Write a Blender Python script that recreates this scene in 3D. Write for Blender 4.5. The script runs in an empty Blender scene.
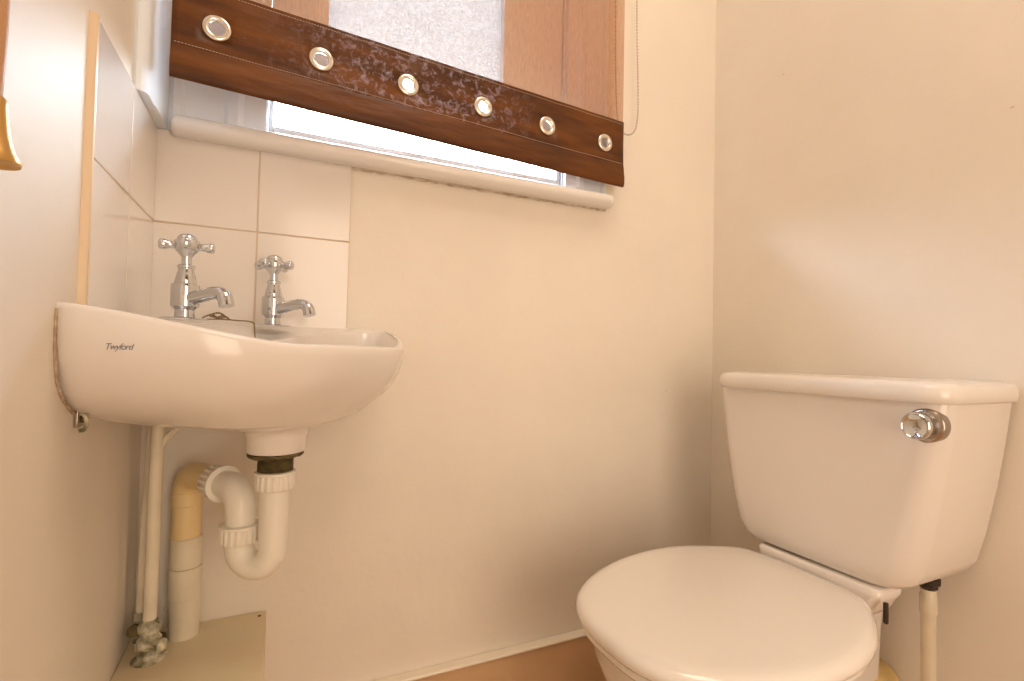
import bpy, bmesh, math, random
from mathutils import Vector, Matrix, noise
from mathutils.bvhtree import BVHTree
random.seed(4)
S = bpy.context.scene
C = S.collection
PI = math.pi
W = 1.214          # right wall x
CEIL = 2.35
BACK = -1.75       # wall behind the camera
# ------------------------------------------------------------------ materials
def mat(name, col, rough=.5, metal=0., coat=0., bump=0., bscale=60., var=0., vscale=4., col2=None, spec=.5, bdist=.002):
    m = bpy.data.materials.new(name); m.use_nodes = True
    n = m.node_tree.nodes; l = m.node_tree.links
    b = n['Principled BSDF']
    b.inputs['Base Color'].default_value = (*col, 1)
    b.inputs['Roughness'].default_value = rough
    b.inputs['Metallic'].default_value = metal
    b.inputs['Coat Weight'].default_value = coat
    b.inputs['Coat Roughness'].default_value = .10
    b.inputs['Specular IOR Level'].default_value = spec
    tc = n.new('ShaderNodeTexCoord')
    if var > 0:
        t = n.new('ShaderNodeTexNoise'); t.inputs['Scale'].default_value = vscale; t.inputs['Detail'].default_value = 5
        l.new(tc.outputs['Object'], t.inputs['Vector'])
        r = n.new('ShaderNodeValToRGB'); r.color_ramp.elements[0].position = .35; r.color_ramp.elements[1].position = .7
        c2 = col2 or tuple(c*(1-var) for c in col)
        r.color_ramp.elements[0].color = (*c2, 1); r.color_ramp.elements[1].color = (*col, 1)
        l.new(t.outputs['Fac'], r.inputs['Fac']); l.new(r.outputs['Color'], b.inputs['Base Color'])
    if bump > 0:
        t = n.new('ShaderNodeTexNoise'); t.inputs['Scale'].default_value = bscale; t.inputs['Detail'].default_value = 4
        l.new(tc.outputs['Object'], t.inputs['Vector'])
        bp = n.new('ShaderNodeBump'); bp.inputs['Strength'].default_value = bump; bp.inputs['Distance'].default_value = bdist
        l.new(t.outputs['Fac'], bp.inputs['Height']); l.new(bp.outputs['Normal'], b.inputs['Normal'])
    return m

def paint_wall(name, col, stain, specks=True):
    """painted plaster: slight unevenness, small dark chips"""
    m = bpy.data.materials.new(name); m.use_nodes = True
    n = m.node_tree.nodes; l = m.node_tree.links; b = n['Principled BSDF']
    b.inputs['Roughness'].default_value = .55
    tc = n.new('ShaderNodeTexCoord')
    t = n.new('ShaderNodeTexNoise'); t.inputs['Scale'].default_value = 3.2; t.inputs['Detail'].default_value = 6; t.inputs['Roughness'].default_value = .6
    l.new(tc.outputs['Object'], t.inputs['Vector'])
    r = n.new('ShaderNodeValToRGB'); r.color_ramp.elements[0].position = .38; r.color_ramp.elements[1].position = .62
    r.color_ramp.elements[0].color = (*[c*.955 for c in col], 1); r.color_ramp.elements[1].color = (*col, 1)
    l.new(t.outputs['Fac'], r.inputs['Fac'])
    # small specks
    v = n.new('ShaderNodeTexNoise'); v.inputs['Scale'].default_value = 38; v.inputs['Detail'].default_value = 3
    l.new(tc.outputs['Object'], v.inputs['Vector'])
    r2 = n.new('ShaderNodeValToRGB'); r2.color_ramp.elements[0].position = .755; r2.color_ramp.elements[1].position = .79
    r2.color_ramp.elements[0].color = (0, 0, 0, 1); r2.color_ramp.elements[1].color = (1, 1, 1, 1)
    l.new(v.outputs['Fac'], r2.inputs['Fac'])
    mx = n.new('ShaderNodeMixRGB'); mx.inputs['Color2'].default_value = (*stain, 1)
    ml = n.new('ShaderNodeMath'); ml.operation = 'MULTIPLY'; ml.inputs[1].default_value = .55
    l.new(r2.outputs['Color'], ml.inputs[0]); l.new(ml.outputs[0], mx.inputs['Fac'])
    l.new(r.outputs['Color'], mx.inputs['Color1']); l.new(mx.outputs['Color'], b.inputs['Base Color'])
    t3 = n.new('ShaderNodeTexNoise'); t3.inputs['Scale'].default_value = 22; t3.inputs['Detail'].default_value = 7; t3.inputs['Roughness'].default_value = .55
    l.new(tc.outputs['Object'], t3.inputs['Vector'])
    t4 = n.new('ShaderNodeTexNoise'); t4.inputs['Scale'].default_value = 5; t4.inputs['Detail'].default_value = 2
    l.new(tc.outputs['Object'], t4.inputs['Vector'])
    ad = n.new('ShaderNodeMath'); ad.operation = 'MULTIPLY_ADD'; ad.inputs[1].default_value = 3.
    l.new(t4.outputs['Fac'], ad.inputs[0]); l.new(t3.outputs['Fac'], ad.inputs[2])
    bp = n.new('ShaderNodeBump'); bp.inputs['Strength'].default_value = .4; bp.inputs['Distance'].default_value = .003
    l.new(ad.outputs[0], bp.inputs['Height']); l.new(bp.outputs['Normal'], b.inputs['Normal'])
    return m

WALL = (.86, .79, .69)
M = {}
M['wall'] = paint_wall('cream_wall_paint', WALL, (.45, .28, .13))
M['ceiling'] = mat('white_ceiling_paint', (.84, .80, .74), .7)
M['floor'] = mat('tan_vinyl_floor', (.66, .42, .24), .45, var=.2, vscale=9)
M['ceramic'] = mat('glazed_ceramic', (.85, .80, .75), .15, coat=.3)
M['seat'] = mat('gloss_seat_plastic', (.88, .83, .77), .10, coat=.8)
M['tile'] = mat('glazed_tile', (.82, .76, .70), .16, coat=.35, bump=.08, bscale=14)
M['grout'] = mat('grout', (.70, .56, .42), .85)
M['gloss_white'] = mat('white_gloss_paint', (.84, .90, .97), .28, bump=.15, bscale=30)
M['sill'] = mat('sill_gloss_paint', (.85, .82, .78), .25, bump=.2, bscale=40)
M['skirt'] = mat('skirting_wood', (.70, .46, .26), .4, var=.15, vscale=8)
M['skirt_top'] = mat('skirting_cream_paint', (.88, .80, .66), .4)
M['box'] = mat('boxing_paint', (.80, .74, .52), .5, var=.3, vscale=7, col2=(.78, .62, .42), bump=.3, bscale=25)
M['chrome'] = mat('chrome', (.66, .68, .71), .05, 1.)
M['chrome_dull'] = mat('dull_chrome', (.42, .37, .32), .22, 1.)
M['chain'] = mat('tarnished_chain', (.30, .22, .13), .35, .9)
M['pipe_white'] = mat('white_plastic', (.88, .84, .74), .3)
M['pipe_yellow'] = mat('yellowed_plastic', (.82, .62, .30), .35, var=.25, vscale=14, col2=(.84, .68, .40))
M['pipe_cream'] = mat('cream_painted_pipe', (.87, .79, .62), .38, var=.15, vscale=18, bump=.3, bscale=60)
M['rust'] = mat('dark_corroded_metal', (.07, .055, .03), .75, .2, var=.5, vscale=70, col2=(.18, .14, .05), bump=.8, bscale=120)
M['patina'] = mat('patina_flaking_paint', (.86, .80, .62), .6, var=.6, vscale=75, col2=(.13, .13, .06), bump=.4, bscale=120)
M['brass'] = mat('brass', (.52, .31, .10), .38, 1.)
M['cord'] = mat('brown_cord', (.50, .27, .12), .5, bump=.4, bscale=300)
M['trim'] = mat('tan_tile_trim', (.80, .62, .42), .4)
M['dark'] = mat('dark_rubber', (.035, .02, .015), .5)
M['caulk'] = mat('dirty_caulk', (.45, .34, .24), .8, var=.7, vscale=55, col2=(.75, .66, .56))
M['seal'] = mat('brown_dirty_seal', (.30, .19, .10), .8, var=.6, vscale=90, col2=(.62, .5, .38))
M['ink'] = mat('grey_ink', (.20, .20, .26), .6)
M['eyelet'] = mat('brushed_nickel', (.80, .74, .66), .25, 1.)
M['bead'] = mat('clear_white_bead', (.50, .43, .36), .4)
M['blocker'] = mat('brown_blocker_paint', (.38, .24, .14), .6)  # for the added box behind the doorway; dark for contrast in chrome
M['yellow_rim'] = mat('yellowed_connector', (.80, .60, .26), .45)
M['thread'] = mat('pale_thread', (.62, .46, .36), .8)

def fabric_mat():
    m = bpy.data.materials.new('sheer_brown_fabric'); m.use_nodes = True
    n = m.node_tree.nodes; l = m.node_tree.links
    for x in list(n): n.remove(x)
    out = n.new('ShaderNodeOutputMaterial')
    tr = n.new('ShaderNodeBsdfTransparent'); tr.inputs['Color'].default_value = (.95, .83, .77, 1)
    tl = n.new('ShaderNodeBsdfTranslucent'); tl.inputs['Color'].default_value = (.60, .30, .13, 1)
    df = n.new('ShaderNodeBsdfDiffuse'); df.inputs['Color'].default_value = (.40, .17, .06, 1)
    tc = n.new('ShaderNodeTexCoord'); mp = n.new('ShaderNodeMapping'); mp.inputs['Scale'].default_value = (420, 420, 60)
    l.new(tc.outputs['Object'], mp.inputs['Vector'])
    t = n.new('ShaderNodeTexNoise'); t.inputs['Scale'].default_value = 1; t.inputs['Detail'].default_value = 2
    l.new(mp.outputs['Vector'], t.inputs['Vector'])
    mr = n.new('ShaderNodeMapRange'); mr.inputs['From Min'].default_value = .3; mr.inputs['From Max'].default_value = .7
    mr.inputs['To Min'].default_value = .50; mr.inputs['To Max'].default_value = .60
    l.new(t.outputs['Fac'], mr.inputs['Value'])
    m1 = n.new('ShaderNodeMixShader'); m1.inputs['Fac'].default_value = .5
    l.new(tl.outputs[0], m1.inputs[1]); l.new(df.outputs[0], m1.inputs[2])
    m2 = n.new('ShaderNodeMixShader')
    l.new(mr.outputs[0], m2.inputs['Fac']); l.new(m1.outputs[0], m2.inputs[1]); l.new(tr.outputs[0], m2.inputs[2])
    l.new(m2.outputs[0], out.inputs['Surface'])
    return m
M['fabric'] = fabric_mat()

def leather_mat(sheen=.75):
    m = bpy.data.materials.new('brown_faux_leather'); m.use_nodes = True
    n = m.node_tree.nodes; l = m.node_tree.links; b = n['Principled BSDF']
    b.inputs['Roughness'].default_value = .42; b.inputs['Specular IOR Level'].default_value = .3
    tc = n.new('ShaderNodeTexCoord')
    mp = n.new('ShaderNodeMapping'); mp.inputs['Scale'].default_value = (2.5, 2.5, 16); l.new(tc.outputs['Object'], mp.inputs['Vector'])
    t = n.new('ShaderNodeTexNoise'); t.inputs['Scale'].default_value = 2.4; t.inputs['Detail'].default_value = 4
    l.new(mp.outputs[0], t.inputs['Vector'])
    r = n.new('ShaderNodeValToRGB'); r.color_ramp.elements[0].position = .3; r.color_ramp.elements[1].position = .72
    r.color_ramp.elements[0].color = (.050, .014, .002, 1); r.color_ramp.elements[1].color = (.17, .055, .007, 1)
    l.new(t.outputs['Fac'], r.inputs['Fac'])
    # whitish mottle mid-band: daylight sheen painted into the colour
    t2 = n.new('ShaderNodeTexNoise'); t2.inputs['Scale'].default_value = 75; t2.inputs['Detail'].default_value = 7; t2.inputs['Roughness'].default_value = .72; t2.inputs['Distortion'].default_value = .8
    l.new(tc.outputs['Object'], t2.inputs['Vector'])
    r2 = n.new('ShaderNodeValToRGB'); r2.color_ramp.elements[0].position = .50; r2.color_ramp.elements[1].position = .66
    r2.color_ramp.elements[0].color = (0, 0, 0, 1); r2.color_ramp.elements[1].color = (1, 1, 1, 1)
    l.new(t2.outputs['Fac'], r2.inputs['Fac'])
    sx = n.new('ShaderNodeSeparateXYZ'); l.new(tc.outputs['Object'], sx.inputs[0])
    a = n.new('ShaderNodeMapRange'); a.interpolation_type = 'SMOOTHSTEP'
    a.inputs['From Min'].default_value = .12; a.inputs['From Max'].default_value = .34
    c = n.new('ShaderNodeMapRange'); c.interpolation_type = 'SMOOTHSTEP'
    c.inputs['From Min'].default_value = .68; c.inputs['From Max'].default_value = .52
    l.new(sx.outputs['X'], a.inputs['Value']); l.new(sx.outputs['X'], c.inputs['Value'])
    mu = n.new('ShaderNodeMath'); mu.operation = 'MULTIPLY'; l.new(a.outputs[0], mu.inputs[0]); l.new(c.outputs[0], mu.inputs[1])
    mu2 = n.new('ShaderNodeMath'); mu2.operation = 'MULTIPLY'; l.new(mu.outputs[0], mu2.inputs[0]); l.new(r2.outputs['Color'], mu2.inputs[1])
    mu3 = n.new('ShaderNodeMath'); mu3.operation = 'MULTIPLY'; mu3.inputs[1].default_value = sheen; l.new(mu2.outputs[0], mu3.inputs[0])
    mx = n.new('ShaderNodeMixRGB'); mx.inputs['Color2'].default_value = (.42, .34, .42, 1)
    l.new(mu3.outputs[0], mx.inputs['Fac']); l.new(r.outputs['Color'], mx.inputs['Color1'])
    l.new(mx.outputs['Color'], b.inputs['Base Color'])
    t5 = n.new('ShaderNodeTexNoise'); t5.inputs['Scale'].default_value = 9; t5.inputs['Detail'].default_value = 3
    mp5 = n.new('ShaderNodeMapping'); mp5.inputs['Scale'].default_value = (1, 1, 4); l.new(tc.outputs['Object'], mp5.inputs['Vector']); l.new(mp5.outputs[0], t5.inputs['Vector'])
    bp = n.new('ShaderNodeBump'); bp.inputs['Strength'].default_value = .5; bp.inputs['Distance'].default_value = .006
    l.new(t5.outputs['Fac'], bp.inputs['Height']); l.new(bp.outputs['Normal'], b.inputs['Normal'])
    return m
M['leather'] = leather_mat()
M['leather_hem'] = leather_mat(0.)

def pane_mat():
    m = bpy.data.materials.new('obscured_glass'); m.use_nodes = True
    n = m.node_tree.nodes; l = m.node_tree.links
    for x in list(n): n.remove(x)
    out = n.new('ShaderNodeOutputMaterial')
    tl = n.new('ShaderNodeBsdfTranslucent')
    gl = n.new('ShaderNodeBsdfGlossy'); gl.inputs['Roughness'].default_value = .2; gl.inputs['Color'].default_value = (.8, .8, .8, 1)
    tc = n.new('ShaderNodeTexCoord')
    v = n.new('ShaderNodeTexVoronoi'); v.inputs['Scale'].default_value = 190; v.feature = 'SMOOTH_F1'
    t = n.new('ShaderNodeTexNoise'); t.inputs['Scale'].default_value = 230; t.inputs['Detail'].default_value = 2
    l.new(tc.outputs['Object'], v.inputs['Vector']); l.new(tc.outputs['Object'], t.inputs['Vector'])
    r = n.new('ShaderNodeValToRGB'); r.color_ramp.elements[0].position = .36; r.color_ramp.elements[1].position = .66
    r.color_ramp.elements[0].color = (.048, .050, .050, 1); r.color_ramp.elements[1].color = (.078, .078, .077, 1)
    l.new(t.outputs['Fac'], r.inputs['Fac']); l.new(r.outputs['Color'], tl.inputs['Color'])
    bp = n.new('ShaderNodeBump'); bp.inputs['Strength'].default_value = .8; bp.inputs['Distance'].default_value = .002
    l.new(v.outputs['Distance'], bp.inputs['Height']); l.new(bp.outputs['Normal'], gl.inputs['Normal'])
    mx = n.new('ShaderNodeMixShader'); mx.inputs['Fac'].default_value = .06
    l.new(tl.outputs[0], mx.inputs[1]); l.new(gl.outputs[0], mx.inputs[2]); l.new(mx.outputs[0], out.inputs['Surface'])
    return m
M['pane'] = pane_mat()
def clear_mat():
    m = bpy.data.materials.new('clear_glass'); m.use_nodes = True
    n = m.node_tree.nodes; l = m.node_tree.links
    for x in list(n): n.remove(x)
    out = n.new('ShaderNodeOutputMaterial'); tr = n.new('ShaderNodeBsdfTransparent'); gl = n.new('ShaderNodeBsdfGlossy'); gl.inputs['Roughness'].default_value = .03
    mx = n.new('ShaderNodeMixShader'); mx.inputs['Fac'].default_value = .06
    l.new(tr.outputs[0], mx.inputs[1]); l.new(gl.outputs[0], mx.inputs[2]); l.new(mx.outputs[0], out.inputs['Surface'])
    return m
M['clear'] = clear_mat()

# ------------------------------------------------------------------ mesh helpers
def obj(name, bm, m, parent=None, sharp=40, solid=None, bevel=None, sub=0):
    bmesh.ops.recalc_face_normals(bm, faces=bm.faces)
    me = bpy.data.meshes.new(name); bm.to_mesh(me); bm.free()
    me.materials.append(m)
    o = bpy.data.objects.new(name, me); C.objects.link(o)
    for p in me.polygons: p.use_smooth = True
    me.set_sharp_from_angle(angle=math.radians(sharp))
    if parent: o.parent = parent
    if solid: s = o.modifiers.new('thick', 'SOLIDIFY'); s.thickness = solid; s.offset = 0
    if bevel: b = o.modifiers.new('bevel', 'BEVEL'); b.width = bevel; b.segments = 3; b.limit_method = 'ANGLE'
    if sub: b = o.modifiers.new('sub', 'SUBSURF'); b.levels = sub; b.render_levels = sub
    return o
def thing(name, label, cat, loc=(0, 0, 0), rz=0, group=None):
    o = bpy.data.objects.new(name, None); C.objects.link(o); o.empty_display_size = .05
    o.location = loc; o.rotation_euler = (0, 0, rz); o['label'] = label; o['category'] = cat
    if group: o['group'] = group
    return o
def tag(o, label, cat, group=None):
    o['label'] = label; o['category'] = cat
    if group: o['group'] = group
    return o
def struct(name, bm, m, **k):
    o = obj(name, bm, m, **k); o['kind'] = 'structure'; return o
def box(bm, x0, x1, y0, y1, z0, z1):
    vs = [bm.verts.new((x, y, z)) for x in (x0, x1) for y in (y0, y1) for z in (z0, z1)]
    for f in ((0, 1, 3, 2), (4, 6, 7, 5), (0, 4, 5, 1), (2, 3, 7, 6), (0, 2, 6, 4), (1, 5, 7, 3)):
        bm.faces.new([vs[i] for i in f])
    return vs
def nbox(*a):
    bm = bmesh.new(); box(bm, *a); return bm
def rings(bm, loops, cap0=True, cap1=True, close=True):
    R = [[bm.verts.new(p) for p in lp] for lp in loops]
    n = len(R[0])
    for a, b in zip(R[:-1], R[1:]):
        for i in range(n if close else n-1):
            j = (i+1) % n
            bm.faces.new((a[i], a[j], b[j], b[i]))
    if cap0: bm.faces.new(R[0][::-1])
    if cap1: bm.faces.new(R[-1])
    return R
def lathe(bm, prof, c=(0, 0, 0), ax=(0, 0, 1), n=32, sx=1., capped=True):
    """prof: (radius, height) list; ax: axis direction"""
    ax = Vector(ax).normalized(); q = ax.to_track_quat('Z', 'Y'); c = Vector(c)
    lps = []
    for r, h in prof:
        lps.append([c + q @ Vector((r*math.cos(2*PI*i/n)*sx, r*math.sin(2*PI*i/n), h)) for i in range(n)])
    rings(bm, lps, capped, capped)
def catmull(pts, k=8, closed=False):
    pts = [Vector(p) for p in pts]; n = len(pts); out = []
    rng = range(n if closed else n-1)
    for i in rng:
        if closed: p0, p1, p2, p3 = pts[(i-1) % n], pts[i], pts[(i+1) % n], pts[(i+2) % n]
        else: p0, p1, p2, p3 = pts[max(i-1, 0)], pts[i], pts[i+1], pts[min(i+2, n-1)]
        for j in range(k):
            t = j/k
            out.append(.5*((2*p1)+(-p0+p2)*t+(2*p0-5*p1+4*p2-p3)*t*t+(-p0+3*p1-3*p2+p3)*t**3))
    if not closed: out.append(pts[-1])
    return out
def tube(bm, path, r, n=20, cap=True):
    """r: number or list of radii along the path"""
    path = [Vector(p) for p in path]
    if not isinstance(r, (list, tuple)): r = [r]*len(path)
    t0 = (path[1]-path[0]).normalized()
    up = Vector((0, 0, 1)) if abs(t0.z) < .9 else Vector((1, 0, 0))
    u = t0.cross(up).normalized(); lps = []
    for i, p in enumerate(path):
        if i == 0: t = t0
        elif i == len(path)-1: t = (path[i]-path[i-1]).normalized()
        else: t = ((path[i+1]-path[i]).normalized()+(path[i]-path[i-1]).normalized()).normalized()
        u = (u - t*u.dot(t)).normalized(); v = t.cross(u)
        lps.append([p+(u*math.cos(2*PI*k/n)+v*math.sin(2*PI*k/n))*r[i] for k in range(n)])
    rings(bm, lps, cap, cap)
def ribbed_nut(bm, c, ax, r, h, ribs=18, dr=.0016):
    ax = Vector(ax).normalized(); q = ax.to_track_quat('Z', 'Y'); c = Vector(c); n = ribs*4
    lps = []
    for rr, hh, rib in ((r-.003, 0, 0), (r, .002, 1), (r, h-.005, 1), (r+.001, h-.004, 0), (r+.001, h-.001, 0), (r-.002, h, 0)):
        lps.append([c+q @ Vector(((rr-(dr if rib and (i % 4) in (0, 3) else 0))*math.cos(2*PI*i/n), (rr-(dr if rib and (i % 4) in (0, 3) else 0))*math.sin(2*PI*i/n), hh)) for i in range(n)])
    rings(bm, lps)
def rrect(cx, cy, hx, hy, r, z, k=6):
    """rounded rectangle loop at height z"""
    out = []
    for sx, sy, a0 in ((1, 1, 0), (-1, 1, 90), (-1, -1, 180), (1, -1, 270)):
        for i in range(k+1):
            a = math.radians(a0+90*i/k)
            out.append((cx+sx*(hx-r)+r*math.cos(a), cy+sy*(hy-r)+r*math.sin(a), z))
    return out

# ------------------------------------------------------------------ the room
T = .12
struct('floor', nbox(-.5, 1.7, -3.15, T, -.1, 0), M['floor'])
struct('ceiling', nbox(-.5, 1.7, -3.15, T, CEIL, CEIL+.1), M['ceiling'])
struct('wall_left', nbox(-T, 0, BACK-T, T, 0, CEIL), M['wall'])
struct('wall_right', nbox(W, W+T, BACK-T, T, 0, CEIL), M['wall'])
# window wall with its opening
WX0, WX1, WZ0, WZ1 = .150, .765, 1.115, 2.06
bm = bmesh.new()
box(bm, 0, W, 0, T, 0, WZ0); box(bm, 0, W, 0, T, WZ1, CEIL)
box(bm, 0, WX0, 0, T, WZ0, WZ1); box(bm, WX1, W, 0, T, WZ0, WZ1)
struct('wall_window', bm, M['wall'])
# wall behind the camera, its doorway left open for the added fill light
bm = bmesh.new()
box(bm, 0, .20, BACK-T, BACK, 0, CEIL); box(bm, .96, W, BACK-T, BACK, 0, CEIL); box(bm, .20, .96, BACK-T, BACK, 2.0, CEIL)
struct('wall_back', bm, M['wall'])
bm = bmesh.new(); box(bm, .17, .215, BACK-T-.014, BACK+.014, 0, 2.03); box(bm, .945, .99, BACK-T-.014, BACK+.014, 0, 2.03); box(bm, .215, .945, BACK-T-.014, BACK+.014, 1.985, 2.03)
struct('door_1', bm, M['gloss_white'], bevel=.003)
HB0, HX0, HX1 = -3.0, -.35, 1.55  # unseen box added behind the doorway to block sky light around the fill
struct('wall_blocker_back', nbox(HX0-T, HX1+T, HB0-T, HB0, 0, CEIL), M['blocker'])
struct('wall_blocker_left', nbox(HX0-T, HX0, HB0, BACK-T, 0, CEIL), M['blocker'])
struct('wall_blocker_right', nbox(HX1, HX1+T, HB0, BACK-T, 0, CEIL), M['blocker'])
bm = bmesh.new(); box(bm, HX0, -T, BACK-T-.02, BACK-T, 0, CEIL); box(bm, W+T, HX1, BACK-T-.02, BACK-T, 0, CEIL)
struct('wall_blocker_front', bm, M['blocker'])

# skirting under the window: tan face with a cream painted top ledge
def skirting(name, pts_face, pts_top):
    f = struct(name, pts_face, M['skirt'])
    obj('skirting_ledge', pts_top, M['skirt_top'], f, bevel=.003)
skirting('baseboard_window', nbox(.19, W, -.020, 0, 0, .134), nbox(.19, W, -.024, 0, .134, .1405))
skirting('baseboard_right', nbox(W-.020, W, BACK, -.024, 0, .134), nbox(W-.024, W, BACK, -.024, .134, .1405))

# boxed-in pipework under the basin
bm = nbox(0.0, .1865, -.62, 0, 0, .304)
bx = obj('pipe_boxing', bm, M['box'], bevel=.0025)
tag(bx, 'cream painted boxing low in the corner beneath the basin', 'boxing')
bm = bmesh.new(); lathe(bm, [(.0025, 0), (.0025, .0006), (.002, .0010), (.0005, .0010)], (.176, -.018, .304), n=14)
obj('screw_head', bm, M['rust'], bx)

# ------------------------------------------------------------------ tiled splashbacks
def tiles(name, label, wall, cols, rows):
    t = thing(name, label, 'tiles')
    z0 = .797
    bm = bmesh.new(); bg = bmesh.new()
    for i in range(cols):
        for j in range(rows):
            a0, a1 = .152*i+.001+((.0052 if wall == 'left' else -.0005) if i == 0 else 0), .152*(i+1)-.001
            b0, b1 = z0+.152*j+(.001 if j else -.016), z0+.152*(j+1)-.001
            if j == rows-1: b1 = 1.0985
            if wall == 'left': box(bm, .0004, .006, -a1, -a0, b0, b1)
            else: box(bm, a0, a1, -.006, -.0004, b0, b1)
    if wall == 'left': box(bg, 0, .0046, -.302, -.0046, z0-.018, 1.0975)
    else: box(bg, .0046, .3035, -.0046, 0, z0-.018, 1.0975)
    obj('tile', bm, M['tile'], t, bevel=.0012); obj('grout', bg, M['grout'], t)
    return t
tiles('tile_splashback', 'pale glazed wall tiles under the window sill, behind the far tap', 'window', 2, 2)
tl = tiles('tile_splashback', 'pale glazed tiles on the left wall beside the tan edge strip', 'left', 2, 2)
# tan edge strip
bm = bmesh.new(); lps = []
for z in (.784, 1.1):
    lps.append([(0, -.302, z), (.0075, -.302, z), (.0072, -.3032, z), (.0072, -.3060, z), (.005, -.3078, z), (0, -.3084, z)])
rings(bm, lps)
st = struct('trim_1', bm, M['trim'])
# white casing in the corner beside the window, standing on the tile ledge
bm = bmesh.new(); lps = []
prof = [(0, 0), (0, -.135), (.004, -.1375), (.010, -.137), (.015, -.132), (.017, -.124), (.017, -.095), (.019, -.09), (.019, 0)]
for z in (1.099, CEIL): lps.append([(x, y, z) for x, y in prof])
rings(bm, lps); struct('trim_2', bm, M['gloss_white'], sharp=35)

# ------------------------------------------------------------------ window
win = bpy.data.objects.new('window_1', None); C.objects.link(win); win['kind'] = 'structure'; win.location = (0, 0, 0)
# architrave / outer casing on the wall face
def casing(x0, x1, flip):
    """moulded board: list of (fraction, projection)"""
    pr = [(0, .006), (.05, .012), (.12, .012), (.16, .008), (.55, .008), (.60, .014), (.70, .016), (.76, .010), (1, .010)]
    if flip: pr = [(1-a, b) for a, b in pr][::-1]
    bm = bmesh.new(); lps = []
    for z in (1.098, 2.10):
        lp = [(x0+(x1-x0)*a, -b, z) for a, b in pr]; lp = [(x0, 0, z)]+lp+[(x1, 0, z)]
        lps.append(lp)
    rings(bm, lps); return bm
obj('window_frame', casing(.019, .160, False), M['gloss_white'], win, sharp=30)
obj('window_frame', casing(.757, .868, True), M['gloss_white'], win, sharp=30)
bm = nbox(.019, .868, -.012, 0, 2.045, 2.10); obj('window_frame', bm, M['gloss_white'], win, bevel=.002)
# reveal lining
bm = bmesh.new(); box(bm, WX0-.001, WX0+.012, 0, T, WZ0, WZ1); box(bm, WX1-.012, WX1+.001, 0, T, WZ0, WZ1); box(bm, WX0, WX1, 0, T, WZ1-.01, WZ1); box(bm, WX0, WX1, -.0, T, WZ0-.006, WZ0+.006)
obj('window_lining', bm, M['gloss_white'], win)
# casement
CX0, CX1, CZ0, CZ1 = WX0+.013, WX1-.013, WZ0+.006, WZ1-.012
GX0, GX1, GZ0, GZ1 = .257, .608, 1.228, CZ1-.06
LX0, LX1, LZ0, LZ1 = CX0+.008, CX1-.010, WZ0+.027, 1.205
bm = bmesh.new()
box(bm, CX0, GX0, .006, .044, LZ1, CZ1); box(bm, GX1, CX1, .006, .044, LZ1, CZ1)
box(bm, CX0, LX0, .006, .044, CZ0, LZ1); box(bm, LX1, CX1, .006, .044, CZ0, LZ1); box(bm, LX0, LX1, .006, .044, CZ0, LZ0)
box(bm, GX0, GX1, .006, .044, LZ1, GZ0); box(bm, GX0, GX1, .006, .044, GZ1, CZ1)
cs = obj('window_casement', bm, M['gloss_white'], win, bevel=.002)
def sheet(x0, x1, z0, z1):
    bm = bmesh.new(); bm.faces.new([bm.verts.new(p) for p in ((x0, .024, z0), (x1, .024, z0), (x1, .024, z1), (x0, .024, z1))]); return bm
obj('window_pane', sheet(LX0-.003, LX1+.003, LZ0-.003, LZ1+.003), M['clear'], cs)
bm = bmesh.new()
vs = [bm.verts.new(p) for p in ((GX0-.003, .024, GZ0-.003), (GX1+.003, .024, GZ0-.003), (GX1+.003, .024, GZ1+.003), (GX0-.003, .024, GZ1+.003))]
bm.faces.new(vs); obj('window_pane', bm, M['pane'], cs)
# sill with bullnose and rounded horn ends
bm = bmesh.new(); lps = []
sx0, sx1 = .026, .872
prof = [(-.0, 1.090), (-.030, 1.086), (-.040, 1.088), (-.047, 1.094), (-.049, 1.101), (-.046, 1.109), (-.038, 1.1135), (.0, 1.1145)]
for x, k in ((sx0, .55), (sx0+.003, .85), (sx0+.010, 1), (sx1-.018, 1), (sx1-.006, .86), (sx1, .6)):
    zc = 1.1005
    lps.append([(x, y*k if y < 0 else 0, zc+(z-zc)*min(1, k+.1)) for y, z in prof])
rings(bm, lps); obj('window_sill', bm, M['sill'], win, sharp=50)
# caulk line where sill meets wall
bm = bmesh.new(); random.seed(2)
pth = [(.03+.84*i/120, -.002-.002*random.random(), 1.0885+.0015*random.uniform(-1, 1)) for i in range(121)]
tube(bm, pth, [.0016+.0016*random.random() for _ in pth], n=6); obj('sill_caulk', bm, M['caulk'], win)

# ------------------------------------------------------------------ roller blind
A = Vector((.035, -.10, 0)); B = Vector((.886, -.045, 0)); BL = (B-A).length; bu = (B-A).normalized(); bn = Vector((bu.y, -bu.x, 0))  # bn faces the room
def P(u, v, n=0.): return A+bu*u+bn*n+Vector((0, 0, v))
def zb(u): return 1.144-.011*u/BL        # bottom edge
bl = thing('roller_blind', 'brown roller blind with metal-ringed holes along its bottom band, at window', 'blind')
BH = .148; ZT = 2.13
bm = bmesh.new(); nu, nv = 24, 16; g = []
for j in range(nv+1):
    row = []
    for i in range(nu+1):
        u = BL*i/nu; z0 = zb(u)+BH-.004; v = z0+(ZT-z0)*j/nv
        row.append(bm.verts.new(P(u, v, .002*math.sin(u*9+v*2)*(1-j/nv)-.0008)))
    g.append(row)
for j in range(nv):
    for i in range(nu): bm.faces.new((g[j][i], g[j][i+1], g[j+1][i+1], g[j+1][i]))
obj('sheer_fabric', bm, M['fabric'], bl)
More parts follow.
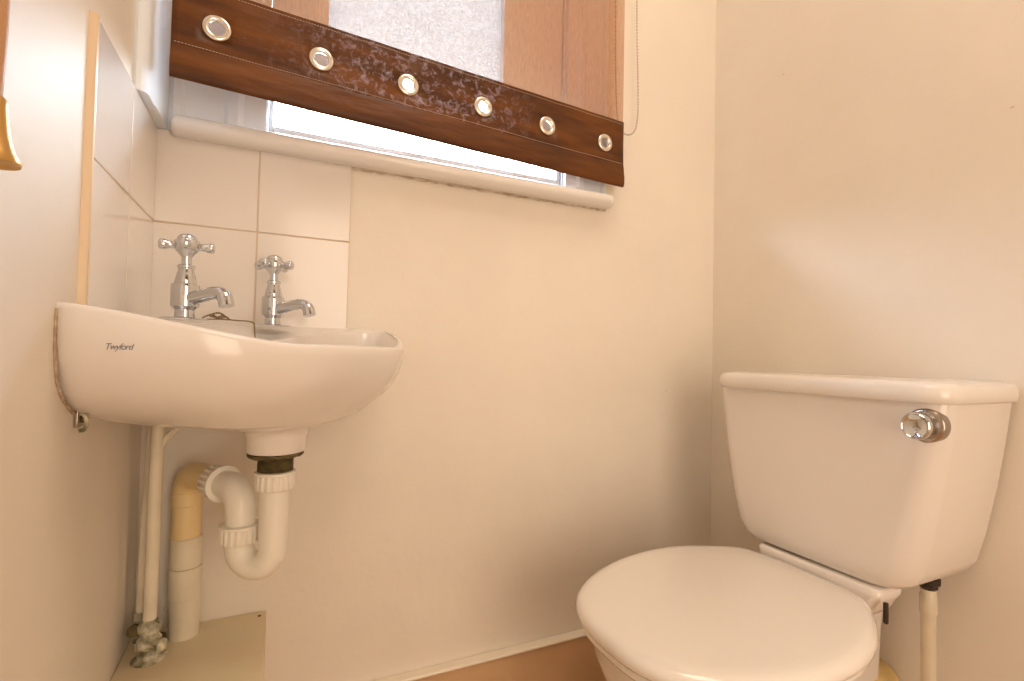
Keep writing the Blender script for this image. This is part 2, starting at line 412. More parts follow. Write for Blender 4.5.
# band with real holes
EY = [.057, .206, .353, .501, .648, .799]; EZ = .0885; HR = .0115; CELL = .03
bm = bmesh.new(); NB = 24
def sqpt(k):   # point on a unit square perimeter at angle
    q = NB//4; sd, t = divmod(k, q); t = 2*t/q
    return ((1-t, 1), (-1, 1-t), (-1+t, -1), (1, -1+t))[sd]
def wav(u, v): return .0010*math.sin(u*23+v*40)*(1-v/BH)+.0004*math.sin(u*61-v*30)
def BP(u, h, n=0): return P(u, zb(u)+h, n+wav(u, h))
for e in EY:
    inn = [bm.verts.new(BP(e+HR*math.cos(2*PI*k/NB+PI/4), EZ+HR*math.sin(2*PI*k/NB+PI/4))) for k in range(NB)]
    out = [bm.verts.new(BP(e+CELL*sqpt(k)[0], EZ+CELL*sqpt(k)[1])) for k in range(NB)]
    for k in range(NB):
        j = (k+1) % NB; bm.faces.new((inn[k], inn[j], out[j], out[k]))
def grid(u0, u1, h0, h1, a, b):
    g = [[bm.verts.new(BP(u0+(u1-u0)*i/a, h0+(h1-h0)*j/b)) for i in range(a+1)] for j in range(b+1)]
    for j in range(b):
        for i in range(a): bm.faces.new((g[j][i], g[j][i+1], g[j+1][i+1], g[j+1][i]))
HB = .046
us = [0]+[x for e in EY for x in (e-CELL, e+CELL)]+[BL]
for i in range(0, len(us), 2):
    grid(us[i], us[i+1], EZ-CELL, EZ+CELL, max(1, round((us[i+1]-us[i])/.01)), 6)
for i in range(len(us)-1):
    n_ = 6 if i % 2 else max(1, round((us[i+1]-us[i])/.01))
    grid(us[i], us[i+1], HB, EZ-CELL, n_, 2); grid(us[i], us[i+1], EZ+CELL, BH, n_, 3)
bmesh.ops.remove_doubles(bm, verts=bm.verts, dist=.0002)
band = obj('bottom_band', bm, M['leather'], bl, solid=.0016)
# hem pocket that holds the bottom bar
bm = bmesh.new(); lps = []
for i in range(61):
    u = BL*i/60
    pr = [(.0008, HB+.004), (.0022, HB-.002), (.0035, HB-.016), (.0052, .020), (.0050, .007), (.003, .0005), (.0, -.001), (-.003, .002), (-.004, .012), (-.003, .03), (-.001, HB+.003)]
    lps.append([P(u, zb(u)+h, n+wav(u, h)*.5) for n, h in pr])
rings(bm, lps); obj('hem_pocket', bm, M['leather_hem'], bl, sharp=60)
# stitching
def stitches(h, n, step=.0044, L=.0026):
    bm = bmesh.new(); u = .004
    while u < BL-.004:
        c0 = P(u, zb(u)+h, n+wav(u, h)); c1 = P(u+L, zb(u+L)+h, n+wav(u+L, h)); tube(bm, [c0, c1], .00055, n=4); u += step
    o = obj('stitching', bm, M['thread'], bl); return o
stitches(HB+.006, .0013); stitches(BH-.006, .0013)
eb = bmesh.new()
lathe(eb, [(HR-.0006, -.003), (HR-.0008, .0012), (HR+.001, .0028), (HR+.004, .0034), (HR+.0068, .0026), (HR+.0082, .0008), (HR+.0078, -.0005), (HR+.0078, -.003), (HR+.0005, -.0035)], ax=(0, 0, 1), n=40, capped=False)
# close inner wall ring
em = None
for i, e in enumerate(EY):
    if em is None:
        o = obj('eyelet', eb, M['eyelet'], bl, sharp=60); em = o
    else:
        o = em.copy(); C.objects.link(o); o.parent = bl
    o.location = BP(e, EZ, .001); o.rotation_mode = 'QUATERNION'; o.rotation_quaternion = bn.to_track_quat('Z', 'Y')
# roller tube, brackets and chain
bm = bmesh.new(); rc = P(0, ZT, -.02)
tube(bm, [P(.005, ZT, -.018), P(BL-.005, ZT, -.018)], .018, n=28); obj('roller_tube', bm, M['leather'], bl)
for u in (-.008, BL+.002):
    bm = bmesh.new()
    c = P(u, ZT, -.02); box(bm, c.x-.003, c.x+.006, -.12 if u < 0 else -.075, 0, ZT-.03, ZT+.03); obj('bracket', bm, M['gloss_white'], bl, bevel=.002)
# bead chain: hangs beside the blind in a loop
pts = [(.936, -.022, 2.10), (.936, -.022, 1.70), (.938, -.022, 1.52), (.942, -.024, 1.38), (.941, -.025, 1.315), (.930, -.028, 1.277), (.905, -.032, 1.262), (.882, -.034, 1.275), (.874, -.034, 1.32), (.870, -.032, 1.45), (.868, -.03, 1.70), (.868, -.03, 2.10)]
cp = catmull(pts, 40)
bm = bmesh.new(); tube(bm, cp[::4], .0006, n=5)
acc = 0; last = cp[0]; bmesh.ops.create_icosphere(bm, subdivisions=1, radius=.0017, matrix=Matrix.Translation(last))
for a, b in zip(cp[:-1], cp[1:]):
    acc += (b-a).length
    if acc > .0062:
        acc = 0; bmesh.ops.create_icosphere(bm, subdivisions=1, radius=.0023, matrix=Matrix.Translation(b))
obj('bead_chain', bm, M['bead'], bl)

# ------------------------------------------------------------------ corner basin
basin = thing('corner_basin', 'white ceramic corner basin with two chrome taps, mounted on the left wall', 'basin', (0, 0, 0))
half = [(0, .3605), (.012, .3680), (.03, .3730), (.08, .3800), (.135, .3790), (.185, .3660), (.235, .3390), (.288, .288)]
arc = [Vector((x, -y, 0)) for x, y in half]+[Vector((y, -x, 0)) for x, y in half[:-1][::-1]]
arc = catmull(arc, 5)
NA = len(arc)
NWl = 14
wallpts = [Vector((.3605*(1-i/NWl), 0, 0)) for i in range(1, NWl)]+[Vector((0, 0, 0))]+[Vector((0, -.3605*i/NWl, 0)) for i in range(1, NWl)]
outl = arc+wallpts
iswall = [False]*NA+[True]*len(wallpts)
iswall[0] = iswall[NA-1] = False
Cw = Vector((.192, -.192, 0)); Bc = Vector((.190, -.190, 0))
def smooth(t): t = max(0, min(1, t)); return t*t*(3-2*t)
def wdist(p): return min(p.x, -p.y)
def zr(p):
    t = max(0, min(1, wdist(p)/.21)); return .757+.034*(1-(.55*t+.45*smooth(t)))
def arcw(p):  # 0 near walls .. 1 at nose
    return smooth(wdist(p)/.22)
loops = []
def ringk(kf, zf): return [Vector((p.x*kf(p), p.y*kf(p), zf(p))) for p in outl]
# outside, from the bottom boss up to the crest
nB = len(outl)
def boss(r, z): 
    out = []
    for p in outl:
        d = (p-Cw); a = math.atan2(d.y, d.x); out.append(Vector((Cw.x+r*math.cos(a), Cw.y+r*math.sin(a), z)))
    return out
kf = lambda p: .70+.155*arcw(p)
base = ringk(kf, lambda p: .668-.010*arcw(p))
loops.append(boss(.036, .609)); loops.append(boss(.0385, .613)); loops.append(boss(.0395, .632)); loops.append(boss(.044, .641)); 
b0 = boss(.052, .6445)
for t, dz in ((0, 0), (.35, .0035), (.7, .009), (.9, .0125)):
    loops.append([Vector((b.x+(q.x-b.x)*t, b.y+(q.y-b.y)*t, b.z+(q.z-b.z)*(t**1.6))) for b, q in zip(b0, base)])
loops.append(base)
for k0, k1, z0 in ((.80, .90, .677), (.875, .935, .688), (.93, .962, .702), (.965, .981, .718), (.988, .994, .735)):
    loops.append(ringk(lambda p, a=k0, b=k1: a+(b-a)*arcw(p), lambda p, z=z0: z-(.003*arcw(p))))
def rim(k, d): return ringk(lambda p: k, lambda p: zr(p)-d)
loops += [ringk(lambda p: .998, lambda p: .744+(zr(p)-.757)*.3), rim(1.0, .006), rim(.996, .0025), rim(.988, .0005), rim(.975, 0)]
outer_n = len(loops)
# deck edge of the bowl
def bowl(s, z, zmix=1.):
    out = []
    for p in outl:
        d = (p-Bc); L = d.length; u = d/L
        r1 = L*.93 if not False else L
        # keep clear of the walls and of the tap ledge (line x - y = .33)
        den = -(u.x-u.y)
        r2 = ((Bc.x-Bc.y)-.335)/den if den > 1e-3 else 9
        r3 = (Bc.x-.022)/(-u.x) if u.x < -1e-3 else 9
        r4 = (-Bc.y-.022)/(u.y) if u.y > 1e-3 else 9
        m = 14; r = (r1**-m+r2**-m+r3**-m+r4**-m)**(-1/m)
        q = Bc+u*r*s; out.append(Vector((q.x, q.y, 0)))
    return out
def withz(lp, f): return [Vector((q.x, q.y, f(q, o))) for q, o in zip(lp, outl)]
ed = bowl(1.0, 0)
deckz = lambda q: min(zr(q)-.003, .790) if wdist(q) < .2 else zr(q)-.003
loops.append(withz(bowl(1.035, 0), lambda q, o: zr(q)-.002))
loops.append(withz(ed, lambda q, o: zr(q)-.0075))
for s, f in ((.97, .16), (.93, .36), (.86, .58), (.74, .77), (.55, .90), (.30, .97), (.12, 1.0)):
    loops.append([Vector((q.x, q.y, (zr(e)-.008)*(1-f)+.664*f)) for q, e in zip(bowl(s, 0), ed)])
bm = bmesh.new(); rings(bm, loops)
bo = obj('basin_bowl', bm, M['ceramic'], basin, sharp=50)
bm2 = bmesh.new(); bm2.from_mesh(bo.data); bvh = BVHTree.FromBMesh(bm2); bm2.free()
# waste ring in the bowl
bm = bmesh.new(); lathe(bm, [(.031, 0), (.031, .0018), (.026, .003), (.018, .001), (.016, -.004), (.001, -.004)], (Bc.x, Bc.y, .6645), n=28); obj('waste_ring', bm, M['chrome'], basin)
# dirty seal between basin and left wall
bm = bmesh.new(); random.seed(7)
sp = [(.001, -.3615, .784), (.001, -.3625, .765), (.001, -.3605, .740), (.001, -.354, .718), (.001, -.342, .702), (.001, -.322, .688), (.001, -.298, .677), (.001, -.262, .669)]
sp = catmull(sp, 7); tube(bm, sp, [.0012+.0010*random.random() for _ in sp], n=8); obj('wall_seal', bm, M['seal'], basin)
# lettering on the near side, wrapped on to the glaze
cu = bpy.data.curves.new('t', 'FONT'); cu.body = 'Twyford'; cu.size = 1; cu.shear = .35; cu.space_character = .86
to = bpy.data.objects.new('t', cu); C.objects.link(to)
dg = bpy.context.evaluated_depsgraph_get(); dg.update()
tm = bpy.data.meshes.new_from_object(to.evaluated_get(dg)); bpy.data.objects.remove(to)
bt = bmesh.new(); bt.from_mesh(tm)
xs = [v.co.x for v in bt.verts]; tx0, tx1 = min(xs), max(xs)
bmesh.ops.subdivide_edges(bt, edges=[e for e in bt.edges if e.calc_length() > .25], cuts=2)
X0, X1, Zl = .0425, .0650, .7465
sc = (X1-X0)/(tx1-tx0)
for v in bt.verts:
    x = X0+(v.co.x-tx0)*sc; z = Zl+v.co.y*sc*1.15
    h = bvh.ray_cast(Vector((x, -1, z)), Vector((0, 1, 0)))
    y = h[0].y-.0005 if h[0] else -.38
    v.co = (x, y, z)
obj('maker_lettering', bt, M['ink'], basin)
# small wall hanger hook under the near end
hk = thing('basin_hanger', 'small tarnished metal hanger hook under the basin on left wall', 'hook', (.0, -.292, .668))
bm = bmesh.new(); box(bm, .0005, .004, -.010, .010, -.004, .014); obj('hook_plate', bm, M['chrome_dull'], hk, bevel=.001)
bm = bmesh.new(); tube(bm, catmull([(.003, -.006, .012), (.009, -.008, .008), (.011, -.009, .000), (.009, -.009, -.006), (.005, -.009, -.007)], 6), .0020, n=10); obj('hook_arm', bm, M['patina'], hk)
bm = bmesh.new(); lathe(bm, [(.0045, 0), (.0045, .002), (.003, .003), (.0005, .003)], (.004, .006, .004), (1, 0, 0), n=14); obj('hook_screw', bm, M['rust'], hk)

# ------------------------------------------------------------------ taps
def make_tap(label, loc, rz, hrot):
    t = thing('pillar_tap', label, 'tap', loc, rz, 'chrome cross-head taps on the basin')
    bm = bmesh.new()
    lathe(bm, [(.0265, -.001), (.0275, .0006), (.026, .0018), (.016, .0028), (.0115, .0035), (.0108, .012), (.0125, .0135), (.0158, .0165), (.0162, .020), (.0162, .041), (.0155, .0445), (.0125, .0455)], n=36)
    obj('tap_body', bm, M['chrome'], t, sharp=35)
    bm = bmesh.new()   # bonnet
    lathe(bm, [(.0125, .044), (.0128, .047), (.0102, .058), (.0088, .063), (.0088, .0645), (.0100, .0655), (.0100, .0685), (.0088, .0695), (.0062, .0700), (.0058, .080), (.0075, .0815)], n=32)
    obj('bonnet', bm, M['chrome'], t, sharp=35)
    bm = bmesh.new()   # spout
    path = catmull([(.006, 0, .026), (.022, 0, .0285), (.045, 0, .0325), (.060, 0, .0325), (.068, 0, .0262), (.0715, 0, .016)], 6)
    n = len(path); rad = [.0092-.0016*min(1, i/(n*.55))+(.0012 if i > n*.7 else 0) for i in range(n)]
    tube(bm, path, rad, n=22); 
    obj('spout', bm, M['chrome'], t, sharp=50)
    h = bpy.data.objects.new('x', None)
    bm = bmesh.new()   # cross-head hub
    lathe(bm, [(.0065, .080), (.0085, .083), (.0125, .087), (.0142, .0905), (.0142, .097), (.0135, .1005), (.0115, .1015), (.0110, .1045), (.0085, .1075), (.0045, .1090), (.0005, .1094)], n=36)
    cr = obj('cross_handle', bm, M['chrome'], t, sharp=35)
    for k in range(4):
        a = hrot-rz+k*PI/2
        bm = bmesh.new()
        lathe(bm, [(.0048, .010), (.0047, .016), (.0049, .020), (.0062, .0225), (.0068, .026), (.0064, .0292), (.0045, .0306), (.0005, .0310)], (0, 0, .0935), (math.cos(a), math.sin(a), 0), n=18)
        obj('handle_arm', bm, M['chrome'], cr, sharp=50)
    t.scale = (1.03, 1.03, 1.04)
    return t
make_tap('nearer, left one of the two chrome cross-head basin taps', (.077, -.183, .7865), -PI/4, math.radians(4))
make_tap('farther, right one of the two chrome cross-head basin taps', (.181, -.079, .7865), -PI/4, math.radians(-33))
# plug chain lying on the tap ledge
ch = thing('plug_chain', 'tarnished ball chain lying on basin between the taps', 'chain', (.118, -.150, .789))
def chain_mesh(pts, r, step):
    bm = bmesh.new(); cp = catmull(pts, 30); tube(bm, cp[::3], r*.45, n=5); acc = 0
    for a, b in zip(cp[:-1], cp[1:]):
        acc += (b-a).length
        if acc > step: acc = 0; bmesh.ops.create_icosphere(bm, subdivisions=1, radius=r, matrix=Matrix.Translation(b))
    return bm
ox, oy, oz = .118, -.150, .789
def rel(l): return [(x-ox, y-oy, z-oz) for x, y, z in l]
obj('chain_run', chain_mesh(rel([(.100, -.170, .789), (.120, -.162, .790), (.138, -.166, .789), (.150, -.170, .7885), (.158, -.178, .786), (.160, -.186, .778), (.161, -.190, .765)]), .0013, .0024), M['chain'], ch)
obj('chain_tangle', chain_mesh(rel([(.094, -.166, .790), (.104, -.160, .796), (.112, -.168, .792), (.104, -.172, .794), (.114, -.160, .799), (.122, -.168, .793), (.112, -.170, .791), (.120, -.160, .795), (.128, -.166, .790)]), .0016, .0028), M['chain'], ch)

# ------------------------------------------------------------------ basin waste: trap and standpipe
Ax, Ay = .192, -.192
Bx, By = .1495, -.166
Sx, Sy = .0690, -.034
tp = thing('waste_trap', 'white plastic curved waste trap hanging below the basin', 'pipe', (Ax, Ay, .44))
def loc(p): return (p[0]-Ax, p[1]-Ay, p[2]-.44)
bm = bmesh.new(); lathe(bm, [(.028, .003), (.0355, .0025), (.0365, 0), (.034, -.003), (.024, -.004)], loc((Ax, Ay, .6055)), n=26)
for v in bm.verts: v.co.z += .0012*math.sin(v.co.x*310)*math.cos(v.co.y*260)
obj('waste_washer', bm, M['rust'], tp)
bm = bmesh.new(); lps = []
pr = []
h = 0
while h < .034: pr += [(.0232, h), (.0217, h+.0012)]; h += .0024
lathe(bm, [(r, -x) for r, x in pr], loc((Ax, Ay, .6045)), n=30); obj('threaded_tail', bm, M['rust'], tp)
bm = bmesh.new(); ribbed_nut(bm, loc((Ax, Ay, .5565)), (0, 0, 1), .0252, .026); obj('compression_nut', bm, M['pipe_white'], tp)
d = Vector((Bx-Ax, By-Ay, 0)); dl = d.length; d.normalize(); R_ = dl/2; zu = .475
path = [Vector((Ax, Ay, .562)), Vector((Ax, Ay, .54)), Vector((Ax, Ay, .51))]
mid = Vector((Ax, Ay, zu))+d*R_
for i in range(13):
    a = PI*i/12; path.append(mid-d*R_*math.cos(a)-Vector((0, 0, R_*math.sin(a))))
path += [Vector((Bx, By, zu+.012))]
bm = bmesh.new(); tube(bm, [loc(p) for p in path], .0188, n=28); obj('u_bend', bm, M['pipe_white'], tp, sharp=60)
bm = bmesh.new(); ribbed_nut(bm, loc((Bx, By, zu+.006)), (0, 0, 1), .0250, .026); obj('compression_nut', bm, M['pipe_white'], tp)
# upper elbow
zt = .5535; e = Vector((Sx-Bx, Sy-By, 0)); el = e.length; e.normalize(); r_ = .028
path = [Vector((Bx, By, zu+.03)), Vector((Bx, By, zt-r_-.008)), Vector((Bx, By, zt-r_))]
for i in range(1, 10):
    a = PI/2*i/9; path.append(Vector((Bx, By, zt-r_))+e*r_*(1-math.cos(a))+Vector((0, 0, r_*math.sin(a))))
path.append(Vector((Bx, By, zt))+e*(r_+.030))
bm = bmesh.new(); tube(bm, [loc(p) for p in path], [.0192]*3+[.0198]*9+[.0190], n=28); obj('swivel_elbow', bm, M['pipe_white'], tp, sharp=60)
bm = bmesh.new(); ribbed_nut(bm, loc(Vector((Bx, By, zt))+e*(r_+.046)), -e, .0250, .030); obj('compression_nut', bm, M['pipe_white'], tp)
# standpipe
sd = thing('soil_standpipe', 'thick yellowed waste standpipe rising from boxing behind the trap', 'pipe', (Sx, Sy, .30))
def sl(p): return (p[0]-Sx, p[1]-Sy, p[2]-.30)
r_ = .030
path = [Vector((Bx, By, zt))+e*(r_+.034), Vector((Sx, Sy, zt))-e*r_]
for i in range(1, 10):
    a = PI/2*i/9; path.append(Vector((Sx, Sy, zt-r_))-e*r_*(1-math.sin(a))+Vector((0, 0, r_*math.cos(a))))
path.append(Vector((Sx, Sy, zt-r_-.014)))
bm = bmesh.new(); tube(bm, [sl(p) for p in path], [.0195]+[.0205]*(len(path)-1), n=28); obj('pipe_elbow', bm, M['pipe_yellow'], sd, sharp=60)
bm = bmesh.new(); lathe(bm, [(.0205, 0), (.0218, .001), (.0218, .020), (.0205, .021)], sl((Sx, Sy, .505)), n=30); obj('pipe_collar', bm, M['pipe_yellow'], sd)
bm = bmesh.new(); lathe(bm, [(.0203, 0), (.0203, .085)], sl((Sx, Sy, .435)), n=30); obj('upper_pipe', bm, M['pipe_yellow'], sd)
bm = bmesh.new(); lathe(bm, [(.0205, 0), (.0220, .001), (.0220, .040), (.0225, .044), (.0203, .046)], sl((Sx+.001, Sy, .410)), n=30); obj('pipe_collar', bm, M['pipe_cream'], sd)
bm = bmesh.new(); lathe(bm, [(.0210, 0), (.0223, .001), (.0223, .046), (.0205, .047)], sl((Sx+.001, Sy, .363)), n=30); obj('pipe_collar', bm, M['pipe_cream'], sd)
bm = bmesh.new(); lathe(bm, [(.0210, 0), (.0210, .065)], sl((Sx+.002, Sy, .302)), n=30); obj('lower_pipe', bm, M['pipe_cream'], sd)
bm = bmesh.new(); lathe(bm, [(.009, 0), (.010, .004), (.009, .010), (.004, .013), (.0005, .014)], sl((Sx-.028, Sy-.010, .3045)), n=14); obj('mastic_lump', bm, M['rust'], sd)

# ------------------------------------------------------------------ water supply pipes in the corner
wp = thing('water_supply_pipe', 'cream painted upright water pipe with crusty valve at its foot, left of standpipe', 'pipe', (.0345, -.085, .30))
def wl(p): return (p[0]-.0345, p[1]-.085*-1, p[2]-.30)
bm = bmesh.new(); pth = catmull([(.0350, -.085, .352), (.0355, -.085, .45), (.0352, -.085, .54), (.0362, -.085, .61), (.0368, -.085, .660)], 8)
tube(bm, [wl(p) for p in pth], .0086, n=20); obj('pipe_run', bm, M['pipe_cream'], wp, sharp=60)
bm = bmesh.new(); pth = catmull([(.0362, -.085, .598), (.046, -.085, .616), (.058, -.085, .630), (.078, -.085, .648)], 6)
tube(bm, [wl(p) for p in pth], .0052, n=14); obj('branch_pipe', bm, M['pipe_cream'], wp, sharp=60)
def lumpy(bm, amp, sc=70):
    for v in bm.verts:
        n_ = noise.noise_vector(v.co*sc); v.co += n_*amp*.55
bm = bmesh.new()
lathe(bm, [(.010, 0), (.0135, .001), (.0145, .008), (.0112, .011), (.0105, .015), (.0145, .019), (.0155, .029), (.0120, .034), (.0112, .038), (.0140, .041), (.0145, .049), (.0105, .053), (.0092, .056)], wl((.0355, -.086, .303)), n=30)
lumpy(bm, .0009, 150)
valve = obj('gate_valve', bm, M['patina'], wp, sharp=60)
bm = bmesh.new(); lathe(bm, [(.0065, 0), (.0065, .010), (.0085, .012), (.0085, .018), (.005, .020), (.0005, .020)], wl((.042, -.094, .329)), (.75, -.65, 0), n=22); lumpy(bm, .0015); obj('valve_spindle', bm, M['patina'], valve)
bm = bmesh.new(); lathe(bm, [(.020, 0), (.022, .002), (.015, .004), (.011, .0045)], wl((.0365, -.088, .3035)), n=20); lumpy(bm, .002); obj('paint_crust', bm, M['patina'], wp)
w2 = thing('thin_supply_pipe', 'thinner painted water pipe in the corner, behind the crusty valve', 'pipe', (.0195, -.056, .304))
bm = bmesh.new(); pth = catmull([(0, 0, 0), (0, 0, .10), (.001, 0, .18), (.003, .002, .24), (.004, 0, .30), (.006, 0, .355)], 6)
tube(bm, pth, .0072, n=16); obj('pipe_run', bm, M['pipe_cream'], w2, sharp=60)
bm = bmesh.new(); lathe(bm, [(.007, 0), (.0105, .003), (.0110, .018), (.008, .021), (.008, .028), (.0105, .030), (.0100, .042), (.0070, .045)], (0, 0, .012), n=22); lumpy(bm, .002); obj('valve_body', bm, M['patina'], w2)
bm = bmesh.new(); lathe(bm, [(.006, 0), (.006, .010), (.0085, .012), (.0085, .018), (.0005, .020)], (-.001, -.008, .036), (-.2, -1, .2), n=16); lumpy(bm, .001); obj('valve_spindle', bm, M['rust'], w2)

# ------------------------------------------------------------------ light pull at the left edge
lp = thing('light_pull', 'brown light pull with flared brass bell end at left edge', 'light pull', (.0235, -.547, .8635))
bm = bmesh.new(); lathe(bm, [(.0035, 0), (.0048, .05), (.0052, .30), (.0050, 1.42)], (0, 0, .034), n=18); obj('pull_cord', bm, M['cord'], lp)
bm = bmesh.new(); lathe(bm, [(.0005, .002), (.0105, .001), (.0135, -.001), (.0140, .001), (.0112, .006), (.0090, .014), (.0074, .024), (.0064, .036), (.0058, .040), (.0040, .042)], n=32); obj('brass_bell', bm, M['brass'], lp, sharp=60)

# ------------------------------------------------------------------ toilet
TY = -.413
toi = thing('toilet', 'white close-coupled toilet with lid down against the right wall', 'toilet', (.90, TY, 0))
def tl_(p): return (p[0]-.90, p[1]-TY, p[2])
seatpts = [(.572, 0), (.577, .055), (.600, .103), (.640, .138), (.690, .163), (.750, .180), (.820, .185), (.885, .174), (.938, .150), (.980, .123), (.999, .098), (1.006, .050)]
sp = catmull([Vector((x, y, 0)) for x, y in seatpts+[(1.007, 0)]+[(x, -y) for x, y in seatpts[1:][::-1]]], 5, closed=True)
cs_ = Vector((.80, 0, 0))
def sring(s, z, inset=0.):
    out = []
    for p in sp:
        dv = p-cs_; q = cs_+dv*s
        if inset: q -= dv.normalized()*inset
        out.append((q.x-.90, q.y+.085*(q.x-.80), z))
    return out
# lid
bm = bmesh.new()
rings(bm, [sring(1, .3795, .012), sring(1, .3800, .003), sring(1, .3835, .0004), sring(1, .3890, 0), sring(1, .3945, .0022), sring(1, .3985, .007), sring(1, .4010, .015), sring(1, .4020, .026), sring(.7, .4030), sring(.35, .4034), sring(.1, .4035)])
obj('seat_lid', bm, M['seat'], toi, sharp=60)
# seat ring
bm = bmesh.new()
rings(bm, [sring(.62, .3785), sring(.64, .3650), sring(1, .3640, .016), sring(1, .3650, .010), sring(1, .3700, .0065), sring(1, .3755, .008), sring(1, .3785, .014)], False, False)
bm.verts.ensure_lookup_table(); nS = len(sp)
for i in range(nS):
    j = (i+1) % nS; a = bm.verts[i]; b = bm.verts[j]; c = bm.verts[6*nS+j]; d_ = bm.verts[6*nS+i]; bm.faces.new((a, b, c, d_))
obj('seat_ring', bm, M['seat'], toi, sharp=60)
for s in (-1, 1):
    bm = bmesh.new(); tube(bm, [tl_((.994, TY+.016+s*.06-.018, .372)), tl_((.994, TY+.016+s*.06+.018, .372))], .007, n=16)
    obj('hinge', bm, M['seat'], toi)
# bowl and pedestal: loft of egg-shaped sections
def egg(x0, x1, hw, z, n=48, sq=2.3):
    cx, hx = (x0+x1)/2, (x1-x0)/2; out = []
    for i in range(n):
        a = 2*PI*i/n; c, s = math.cos(a), math.sin(a)
        f = (abs(c)**sq+abs(s)**sq)**(-1/sq)
        qx = cx+hx*f*c; out.append((qx-.90, hw*f*s*(1-.06*c if z > .34 else 1-.85*max(0, c))+.085*(min(qx, 1.0)-.80), z))
    return out
secs = [(.70, 1.10, .098, 0), (.70, 1.10, .098, .02), (.712, 1.09, .088, .06), (.695, 1.04, .084, .15), (.650, 1.02, .104, .22), (.618, 1.01, .132, .28), (.598, 1.00, .157, .33), (.598, 1.01, .164, .352), (.594, 1.01, .166, .358), (.596, 1.01, .165, .3635)]
bm = bmesh.new(); rings(bm, [egg(*s) for s in secs]); obj('toilet_bowl', bm, M['ceramic'], toi, sharp=60)
# shelf carrying the cistern
def tr(cx, hx, hy, r, z): return [(x-.90, y, z) for x, y, _ in rrect(cx, 0, hx, hy, r, z)]
bm = bmesh.new()
rings(bm, [tr(1.060, .038, .058, .02, .336), tr(1.056, .040, .078, .02, .351), tr(1.053, .036, .093, .018, .368), tr(1.051, .034, .102, .016, .384), tr(1.051, .034, .107, .014, .392), tr(1.052, .034, .107, .012, .4020), tr(1.052, .031, .104, .011, .4050)])
for v in bm.verts: v.co.y += .011
bk = bmesh.new(); rings(bk, [tr(1.10, .075, .024, .02, .15), tr(1.105, .080, .025, .02, .28), tr(1.12, .075, .028, .02, .36), tr(1.12, .077, .030, .02, .402), tr(1.12, .074, .028, .02, .4050)])
for v in bk.verts: v.co.y += .010
tm_ = bpy.data.meshes.new('t'); bk.to_mesh(tm_); bk.free(); bm.from_mesh(tm_); bpy.data.meshes.remove(tm_)
obj('pan_shelf', bm, M['ceramic'], toi, sharp=60)
bm = bmesh.new(); lathe(bm, [(.0025, 0), (.0035, .002), (.0035, .030), (.0015, .031)], tl_((1.021, TY-.1035, .362)), n=14); obj('fixing_bolt', bm, M['dark'], toi)
# soil connector behind the pan
bm = bmesh.new(); tube(bm, [tl_(p) for p in catmull([(1.06, TY+.012, .165), (1.15, TY+.012, .165), (1.211, TY+.012, .165)], 4)], .040, n=26); obj('soil_connector', bm, M['yellow_rim'], toi, sharp=60)
# cistern body
bm = bmesh.new(); lps = []
for z, hw, xf, r in ((.4055, .104, 1.044, .03), (.4068, .118, 1.033, .034), (.411, .134, 1.026, .036), (.421, .147, 1.0215, .038), (.440, .158, 1.0195, .038), (.485, .169, 1.019, .036), (.56, .183, 1.0200, .034), (.63, .193, 1.021, .032), (.696, .2010, 1.022, .030)):
    cx = (xf+1.210)/2; hx = (1.210-xf)/2
    lp = []
    for sx, sy, a0, rr in ((1, 1, 0, .008), (-1, 1, 90, r), (-1, -1, 180, r), (1, -1, 270, .008)):
        for i in range(9):
            a = math.radians(a0+90*i/8); lp.append((cx+sx*(hx-rr)+rr*math.cos(a)-.90, sy*(hw-rr)+rr*math.sin(a), z))
    lps.append(lp)
rings(bm, lps)
for v in bm.verts: v.co.y += .021
cis = obj('cistern', bm, M['ceramic'], toi, sharp=60)
# cistern lid
bm = bmesh.new(); lps = []
for z, hw, xf, r in ((.688, .196, 1.018, .036), (.6885, .2015, 1.0125, .040), (.692, .2045, 1.0095, .042), (.700, .2060, 1.008, .043), (.710, .2050, 1.009, .042), (.7155, .2015, 1.0125, .040), (.7180, .195, 1.019, .035), (.7195, .180, 1.034, .026), (.7205, .12, 1.08, .02)):
    xb = 1.2115 if hw > .19 else 1.2115-(.195-hw)*.5
    cx = (xf+xb)/2; hx = (xb-xf)/2; lp = []
    for sx, sy, a0, rr in ((1, 1, 0, .010), (-1, 1, 90, r), (-1, -1, 180, r), (1, -1, 270, .010)):
        for i in range(9):
            a = math.radians(a0+90*i/8); lp.append((cx+sx*(hx-rr)+rr*math.cos(a)-.90, sy*(hw-rr)+rr*math.sin(a), z))
    lps.append(lp)
rings(bm, lps)
for v in bm.verts: v.co.y += .018; v.co.z += .0045
obj('cistern_lid', bm, M['ceramic'], toi, sharp=60)
# flush button: dished escutcheon and protruding chrome push knob
FY, FZ = -.566, .6620
bm = bmesh.new(); lathe(bm, [(.0245, -.012), (.0245, .001), (.0235, .003), (.020, .0045), (.014, .0055)], tl_((1.0245, FY, FZ)), (-1, 0, 0), n=40); ff = obj('flush_escutcheon', bm, M['chrome_dull'], toi, sharp=50)
bm = bmesh.new(); lathe(bm, [(.0135, .003), (.0150, .016), (.0182, .018), (.0192, .021), (.0188, .025), (.0168, .0268), (.0160, .0255), (.0120, .0235), (.0060, .0218), (.0005, .0215)], tl_((1.0235, FY, FZ)), (-1, 0, 0), n=40); obj('flush_knob', bm, M['chrome'], ff, sharp=50)

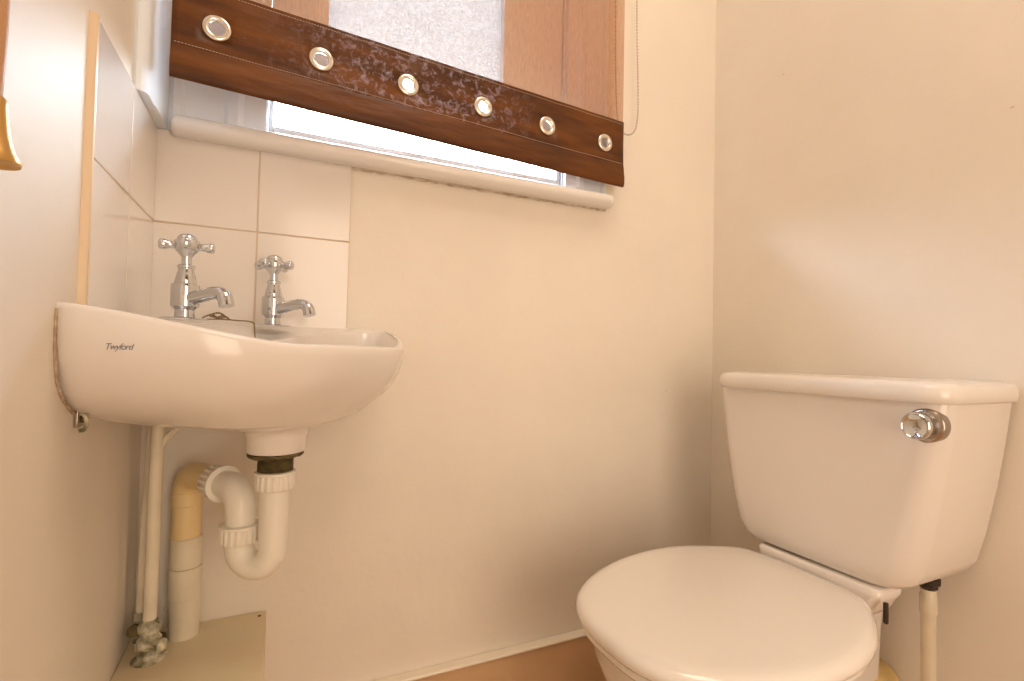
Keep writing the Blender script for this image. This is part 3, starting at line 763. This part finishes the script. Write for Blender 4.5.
# overflow / fill pipe beside the toilet
fp = thing('cistern_fill_pipe', 'cream painted upright pipe on right wall below the cistern', 'pipe', (1.165, -.502, 0))
bm = bmesh.new(); lathe(bm, [(.0104, 0.0), (.0104, .342), (.0120, .344), (.0120, .372), (.0105, .374), (.0105, .382)], n=24); obj('pipe_run', bm, M['pipe_cream'], fp, sharp=50)
bm = bmesh.new(); lathe(bm, [(.009, 0), (.0135, .001), (.0135, .006), (.017, .008), (.017, .016), (.012, .018)], (0, 0, .384), n=8); lumpy(bm, .0012); obj('union_nut', bm, M['dark'], fp)

# ------------------------------------------------------------------ light
w = bpy.data.worlds.new('World'); S.world = w; w.use_nodes = True
bg = w.node_tree.nodes['Background']; bg.inputs['Strength'].default_value = 65.0
# overcast sky above a dim ground
_n = w.node_tree.nodes; _l = w.node_tree.links
_tc = _n.new('ShaderNodeTexCoord'); _sp = _n.new('ShaderNodeSeparateXYZ'); _l.new(_tc.outputs['Generated'], _sp.inputs[0])
_cr = _n.new('ShaderNodeValToRGB'); _mr = _n.new('ShaderNodeMapRange'); _mr.inputs['From Min'].default_value = -1
_l.new(_sp.outputs['Z'], _mr.inputs['Value']); _l.new(_mr.outputs[0], _cr.inputs['Fac'])
_cr.color_ramp.elements[0].position = .49; _cr.color_ramp.elements[0].color = (.05, .055, .055, 1)
_cr.color_ramp.elements[1].position = .63; _cr.color_ramp.elements[1].color = (.68, .84, 1., 1)
_l.new(_cr.outputs['Color'], bg.inputs['Color'])
def area(name, loc_, rot, size, size_y, power, col):
    l = bpy.data.lights.new(name, 'AREA'); l.shape = 'RECTANGLE'; l.size = size; l.size_y = size_y; l.energy = power; l.color = col
    o = bpy.data.objects.new(name, l); C.objects.link(o); o.location = loc_; o.rotation_euler = rot; return o
# overcast daylight behind the obscured glass
pt = area('window_portal', ((WX0+WX1)/2, .09, (WZ0+WZ1)/2), (math.radians(90), 0, PI), WX1-WX0, WZ1-WZ0, 1, (1, 1, 1)); pt.data.cycles.is_portal = True
# warm ceiling lamp of the room
area('ceiling_lamp', (.62, -.85, 2.30), (0, 0, 0), .6, .8, 8.5, (1., .84, .68))
area('fill_light', (.50, -2.35, .85), (math.radians(90), 0, 0), 1.0, 1.5, 21, (1., .80, .62))  # added warm fill from behind the camera, lifts the area below the basin

# ------------------------------------------------------------------ camera
cam = bpy.data.cameras.new('camera'); co = bpy.data.objects.new('camera', cam); C.objects.link(co)
cam.sensor_width = 36; cam.lens = 504.728*36/1024; cam.clip_start = .01
r = Vector((0.90613029, -0.42246543, 0.02123341)); u = Vector((-0.03079233, -0.01581474, 0.99940068)); f = Vector((0.42187644, 0.90624106, 0.02733892))
m4 = Matrix.Identity(4)
for i in range(3): m4[i][0] = r[i]; m4[i][1] = u[i]; m4[i][2] = -f[i]
m4[0][3], m4[1][3], m4[2][3] = .1885, -.9681, .75
co.matrix_world = m4
S.camera = co
S.view_settings.view_transform = 'Standard'; S.view_settings.look = 'None'; S.view_settings.gamma = 1; S.view_settings.exposure = -0.04
S.view_settings.use_curve_mapping = False
